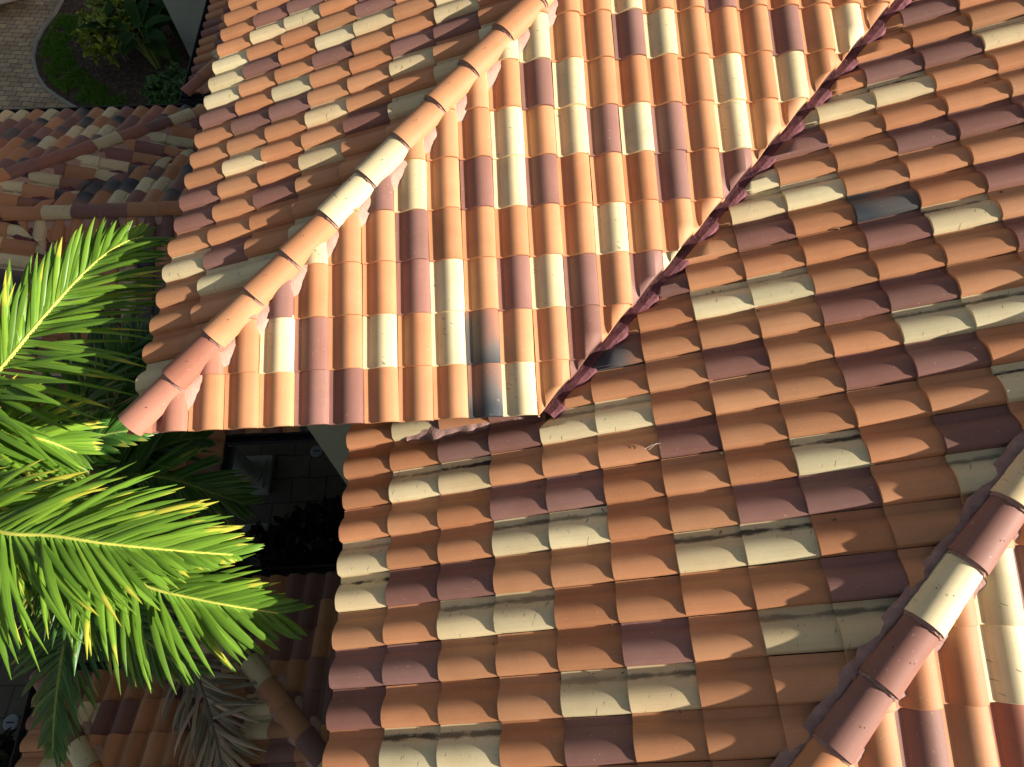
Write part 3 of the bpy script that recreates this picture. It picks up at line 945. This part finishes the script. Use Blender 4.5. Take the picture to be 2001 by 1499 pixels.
def blade(mb, p, d, nrm, ln, wd, r, droop, rv, seg=6, gap=0.0):
    """folded palm leaflet that droops along its length"""
    d = d.normalized()
    lat = d.cross(nrm)
    lat = lat.normalized() if lat.length > 1e-5 else Vector((1, 0, 0))
    vs, at = [], []
    pos = p.copy()
    dd = d.copy()
    prof = (0.45, 0.84, 1.0, 0.97, 0.84, 0.58, 0.06)
    cut = 1.0
    for k in range(seg + 1):
        t = k / seg
        wk = wd * prof[min(6, int(round(t * 6)))]
        nv = lat.cross(dd).normalized()
        fold = 0.62 - .30 * t
        vs += [pos - lat * wk * .5 - nv * wk * fold, pos, pos + lat * wk * .5 - nv * wk * fold]
        at += [(t, rv, 0), (t, rv, .5), (t, rv, 1)]
        pos = pos + dd * (ln / seg)
        dd = (dd + Vector((0, 0, -1)) * (droop * (0.25 + 1.5 * t) / seg)).normalized()
    fs = []
    for k in range(seg):
        fs += [(k * 3, k * 3 + 1, k * 3 + 4, k * 3 + 3), (k * 3 + 1, k * 3 + 2, k * 3 + 5, k * 3 + 4)]
    mb.add(vs, fs, True, 0, leaf_uv=at)

def frond(parent, pts, n, ln, wd, mat, rmat, seed, start=0.10, rise=(0.28, 0.28), droop=0.8, lean=(0.62, 0.62), rad=(.06, .018), name='frond', lift=0.0, tatter=0.0, scale=(1, 1), taper=(0, 0), jig=0.10, louver=0.55):
    """rise/lean: (left, right) of the direction of growth"""
    r = random.Random(seed)
    P, tot = spline(pts, 60)
    mb = MB()
    for k in range(n):
        t = start + (1 - start) * (k + .5) / n
        i = min(58, int(t * 59))
        p = P[i].lerp(P[i + 1], t * 59 - i)
        tg = (P[min(59, i + 2)] - P[max(0, i - 1)]).normalized()
        side = tg.cross(Vector((0, 0, 1))).normalized()       # right of growth
        up = side.cross(tg)
        env = (math.sin(math.pi * min(1, .22 + t * .66)) ** .6) * (1 if t < .75 else 1 - .45 * (t - .75) / .25)
        for s, q in ((-1, 0), (1, 1)):
            if r.random() < tatter: continue
            le = lean[q] + 0.75 * max(0, t - .5) + r.gauss(0, jig)
            d = side * s * (1 - .35 * le) + tg * le * 1.25 + up * (rise[q] + r.gauss(0, .13))
            l = ln * env * scale[q] * (1 - taper[q] * max(0, (t - .35) / .65)) * r.uniform(.86, 1.1)
            blade(mb, p + up * .01, d, up + side * s * 0.10 + tg * (louver + r.gauss(0, .22)), l, wd * r.uniform(.75, 1.2), r, droop * r.uniform(.75, 1.25), r.random())
    fo = mb.build(name, mat, parent)
    mb = MB()
    mb.tube(P, [rad[0] + (rad[1] - rad[0]) * (k / 59) for k in range(60)], 8)
    mb.build('rachis', rmat, fo)
    return fo

def palm(name, crown, label, seed, trunk_r=.42):
    root = empty(name, label, 'palm tree')
    mb = MB()
    pts, rad = [], []
    r = random.Random(seed)
    n = 26
    for k in range(n + 1):
        t = k / n
        pts.append((crown[0] + .25 * math.sin(t * 2.2), crown[1] + .2 * (1 - t), ZG + (crown[2] - .25 - ZG) * t))
        rad.append(trunk_r * (1.25 - .45 * t) * (1 + (.05 if k % 2 else -.02)))
    mb.tube(pts, rad, 14)
    mb.build('trunk', M['trunk'], root)
    mb = MB()
    mb.tube([(crown[0] + .2, crown[1], crown[2] - 1.9), (crown[0] + .2, crown[1], crown[2] - 1.0), (crown[0] + .1, crown[1], crown[2] + .15)], [trunk_r * .9, trunk_r * .75, .16], 12)
    mb.build('crownshaft', M['rachis_dark'], root)
    return root

pa = palm('palm_tree', (-13.32, 0.37, -2.5), 'tall palm with sunlit lime-green fronds reaching in from the left', 91)
F1 = [(-13.23, 0.33, -2.4), (-12.08, 1.23, -1.6), (-11.06, 2.1, -1.1), (-10.52, 2.85, -0.9), (-9.93, 3.77, -0.75), (-9.37, 4.47, -0.62), (-8.89, 4.9, -0.58), (-8.56, 5.19, -0.7)]
F2 = [(-13.13, 0.29, -2.3), (-11.45, -0.78, -1.4), (-9.93, -1.4, -1.0), (-8.9, -1.55, -0.9), (-7.93, -1.74, -0.87), (-6.98, -1.87, -0.95), (-6.17, -1.95, -1.1), (-5.72, -1.97, -1.25)]
F3 = [(-13.41, 0.41, -2.6), (-11.13, -0.46, -2.35), (-9.67, -1.13, -2.3), (-8.43, -1.84, -2.2), (-7.63, -2.29, -2.15), (-6.76, -2.54, -2.15), (-6.11, -2.69, -2.2), (-5.52, -2.8, -2.3), (-5.15, -2.86, -2.42)]
frond(pa, F1, 76, 2.75, .13, M['palm'], M['rachis'], 101, start=.12, rise=(.45, .10), droop=.6, lean=(1.0, .36), scale=(.72, 1.08), taper=(.25, .25))
frond(pa, F2, 82, 2.95, .13, M['palm'], M['rachis'], 102, start=.10, rise=(.35, .25), droop=.75, lean=(1.0, .75), scale=(.97, 1.05), taper=(.30, .72))
frond(pa, F3, 70, 1.9, .125, M['palm'], M['rachis'], 103, start=.22, rise=(.30, .10), droop=.7, lean=(.9, .70), scale=(.95, 1.2), taper=(-.2, -.1))
for k, a in enumerate((150, 190, 235, 275)):
    ca, sa = math.cos(math.radians(a)), math.sin(math.radians(a))
    c = Vector((-13.32, 0.37, -2.4))
    frond(pa, [c, c + Vector((ca * 2, sa * 2, 1.3)), c + Vector((ca * 4.2, sa * 4.2, 1.5)), c + Vector((ca * 6.2, sa * 6.2, .2))], 50, 2.6, .16, M['palm'], M['rachis'], 110 + k, droop=.8)
F6 = [(-13.23, 0.33, -2.4), (-12.5, 0.8, -1.9), (-11.42, 0.91, -1.7), (-10.43, 0.83, -1.85), (-9.75, 0.61, -2.2)]
frond(pa, F6, 46, 1.7, .14, M['palm'], M['rachis'], 116, start=.2, rise=(.35, .1), droop=.8, lean=(.8, .7))
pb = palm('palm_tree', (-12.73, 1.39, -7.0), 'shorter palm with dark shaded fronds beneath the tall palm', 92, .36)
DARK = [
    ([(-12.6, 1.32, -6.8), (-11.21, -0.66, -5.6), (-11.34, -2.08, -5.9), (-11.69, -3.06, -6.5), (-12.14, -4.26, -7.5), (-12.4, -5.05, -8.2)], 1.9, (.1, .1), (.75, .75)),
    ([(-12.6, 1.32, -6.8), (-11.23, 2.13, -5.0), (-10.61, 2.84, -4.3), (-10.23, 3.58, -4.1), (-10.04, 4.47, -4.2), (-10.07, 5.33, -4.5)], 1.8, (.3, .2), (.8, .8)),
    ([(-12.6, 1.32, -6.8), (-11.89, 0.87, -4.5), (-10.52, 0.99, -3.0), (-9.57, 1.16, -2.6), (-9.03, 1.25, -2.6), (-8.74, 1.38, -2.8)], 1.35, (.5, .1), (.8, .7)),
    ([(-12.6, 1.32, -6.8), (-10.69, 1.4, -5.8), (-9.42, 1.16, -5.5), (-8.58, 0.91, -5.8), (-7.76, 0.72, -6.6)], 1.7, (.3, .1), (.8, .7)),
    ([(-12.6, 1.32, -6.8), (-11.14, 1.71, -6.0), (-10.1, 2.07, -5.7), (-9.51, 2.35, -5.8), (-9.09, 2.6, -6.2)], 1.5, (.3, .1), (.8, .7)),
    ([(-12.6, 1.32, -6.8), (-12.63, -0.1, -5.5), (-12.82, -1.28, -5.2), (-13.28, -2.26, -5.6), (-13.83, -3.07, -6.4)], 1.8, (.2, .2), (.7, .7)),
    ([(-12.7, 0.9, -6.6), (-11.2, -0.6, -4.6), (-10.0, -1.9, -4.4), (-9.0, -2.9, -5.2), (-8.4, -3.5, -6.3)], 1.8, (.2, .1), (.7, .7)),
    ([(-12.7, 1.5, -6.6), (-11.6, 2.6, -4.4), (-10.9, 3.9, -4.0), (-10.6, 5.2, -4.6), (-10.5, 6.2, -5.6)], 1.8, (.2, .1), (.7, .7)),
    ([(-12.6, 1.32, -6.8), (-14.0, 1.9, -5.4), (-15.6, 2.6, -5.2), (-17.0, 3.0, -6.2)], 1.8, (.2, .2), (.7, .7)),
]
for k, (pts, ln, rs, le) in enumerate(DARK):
    frond(pb, pts, 46, ln, .15, M['palm_shaded'], M['rachis_dark'], 120 + k, start=.18, rise=rs, droop=.7, lean=le, rad=(.09, .02))
dead = empty('dead_palm_frond', 'withered grey-brown palm frond lying across the shaded lower roof', 'palm frond')
DP = [(-10.95, -2.3, -11.25), (-10.8, -2.63, -11.2), (-10.11, -3.49, -11.0), (-9.59, -4.37, -10.8), (-9.25, -5.05, -10.7), (-8.9, -5.84, -10.6), (-8.62, -6.47, -10.5)]
frond(dead, DP, 46, 2.0, .13, M['dead'], M['dead_stem'], 131, start=.05, rise=(.25, .25), droop=1.7, lean=(.9, .9), rad=(.06, .03), name='withered_leaflets', tatter=.10, jig=.28, louver=0.2)

# ------------------------------------------------------------------ small things
def lid(x, y, label):
    mb = MB()
    mb.lathe([(0.0, .06), (.24, .06), (.29, .045), (.31, 0.0)], (0, 0, 0), 28, False)
    root = mb.build('drain_lid', M['lid'])
    root.location = (x, y, ZG + .004)
    tag(root, label, 'drain lid')
    mb = MB()
    mb.box((-.16, -.025, .061), (.16, .025, .066))
    mb.build('lid_slot', M['hole'], root)
lid(-9.62, 7.26, 'round pale drain lid in the courtyard paving near the grey wall')
lid(-20.96, -3.96, 'round pale drain lid with a slot in the paving at lower left')

def car(x, y, rz):
    root = empty('parked_car', 'white car at the edge of the tan paved driveway', 'car')
    L_, Wd = 12.2, 4.9
    sec = [(-6.1, 1.0, 2.1, .90), (-5.9, .75, 2.55, .97), (-4.6, .7, 2.75, 1), (-2.0, .7, 2.75, 1), (2.0, .7, 2.7, 1), (4.6, .7, 2.45, .98), (5.8, .8, 2.1, .92), (6.1, 1.0, 1.7, .84)]
    mb = MB()
    vs = []
    for px, z0, z1, k in sec:
        h = Wd / 2 * k
        vs += [(px, -h * .93, z0), (px, -h, z0 + .5), (px, -h * .97, z1 - .35), (px, -h * .86, z1), (px, h * .86, z1), (px, h * .97, z1 - .35), (px, h, z0 + .5), (px, h * .93, z0)]
    fs = [(a * 8 + c, a * 8 + (c + 1) % 8, (a + 1) * 8 + (c + 1) % 8, (a + 1) * 8 + c) for a in range(len(sec) - 1) for c in range(8)]
    fs += [tuple(reversed(range(8))), tuple(range(len(vs) - 8, len(vs)))]
    mb.add(vs, fs, True)
    mb.build('body', M['white'], root)
    mb = MB()
    ca = [(-4.7, 2.7, .86), (-3.2, 3.75, .70), (-1.0, 3.95, .70), (1.0, 3.8, .70), (3.0, 2.65, .86)]
    vs = []
    for px, z, k in ca:
        h = Wd / 2 * k
        vs += [(px, -h, 2.6 if z < 2.8 else 2.7), (px, -h * .95, z), (px, h * .95, z), (px, h, 2.6 if z < 2.8 else 2.7)]
    # side walls lean in from the belt line
    vs = [(a, b * (1.18 if c <= 2.7 else 1), c) for a, b, c in vs]
    mb.add(vs, [(a * 4 + c, a * 4 + c + 1, a * 4 + 5 + c, a * 4 + 4 + c) for a in range(4) for c in range(3)], False)
    mb.build('windows', M['glass'], root)
    mb = MB()
    mb.add([(px, s * Wd / 2 * .68, z + .02) for px, z in ((-3.2, 3.76), (-1.0, 3.97), (1.0, 3.82)) for s in (-1, 1)], [(0, 2, 3, 1), (2, 4, 5, 3)], True)
    mb.build('roof_panel', M['white'], root)
    for wx in (-3.8, 3.8):
        for s in (-1, 1):
            mb = MB()
            mb.tube([(wx, s * (Wd / 2 - .62), .88), (wx, s * (Wd / 2 + .02), .88)], .88, 24)
            wh = mb.build('wheel', M['rubber'], root)
            mb = MB()
            mb.tube([(wx, s * (Wd / 2 + .0), .88), (wx, s * (Wd / 2 + .04), .88)], .55, 20)
            mb.build('rim', M['metal'], wh)
    for s in (-1, 1):
        mb = MB(); mb.box((-6.14, s * 1.55 - .35, 1.75), (-5.9, s * 1.55 + .35, 2.15)); mb.build('tail_light', M['red'], root)
        mb = MB(); mb.box((5.85, s * 1.5 - .4, 1.45), (6.05, s * 1.5 + .4, 1.75)); mb.build('headlight', M['glass'], root)
    root.location = (x, y, ZG)
    root.rotation_euler = (0, 0, rz)
car(-38.3, 47.6, math.radians(114))

mb = MB()
zr = lambda x: T * (x - XR) + ZR
mb.tube([(1.72, -0.98, zr(1.72) + .215), (1.84, -0.93, zr(1.84) + .22), (1.98, -0.92, zr(1.98) + .21)], .0035, 5)
mb.tube([(1.78, -1.00, zr(1.78) + .21), (1.92, -0.91, zr(1.92) + .22)], .003, 5)
tag(mb.build('dry_straw', M['straw']), 'tiny pale straw lying across orange tiles of the main roof', 'straw')

# dead leaf bits caught in the pans of the main roof and along the valley
r = random.Random(151)
mb = MB()
nR = Vector((-SP, 0, CP))
for k in range(150):
    if k < 60:
        m = r.uniform(0.4, 13); x = XR + m * 1.0196 * CP * .98
        y = x - 0.30 - abs(r.gauss(0, .10))
        if x < 0.3: continue
    else:
        x = XR + r.uniform(.3, 14) * .96
        row = r.randrange(-10, 12)
        y = YR - (row + r.uniform(.03, .20)) * W
        if y > x - .5 or y < x - QH + .9: continue
    z = T * (x - XR) + ZR + 0.035
    leaf_quads(mb, Vector((x, y, z)), Vector((r.gauss(0, 1), r.gauss(0, .5), r.gauss(.05, .1))), nR, r.uniform(.04, .13), r.uniform(.02, .045), r, .2, 2)
tag(mb.build('leaf_debris', M['litter']), kind='stuff')

# ------------------------------------------------------------------ scale the drawing to metres
S = Matrix.Scale(U, 4)
for me in bpy.data.meshes:
    me.transform(S)
for o in sc.objects:
    if o.type in ('MESH', 'EMPTY'):
        o.location = o.location * U
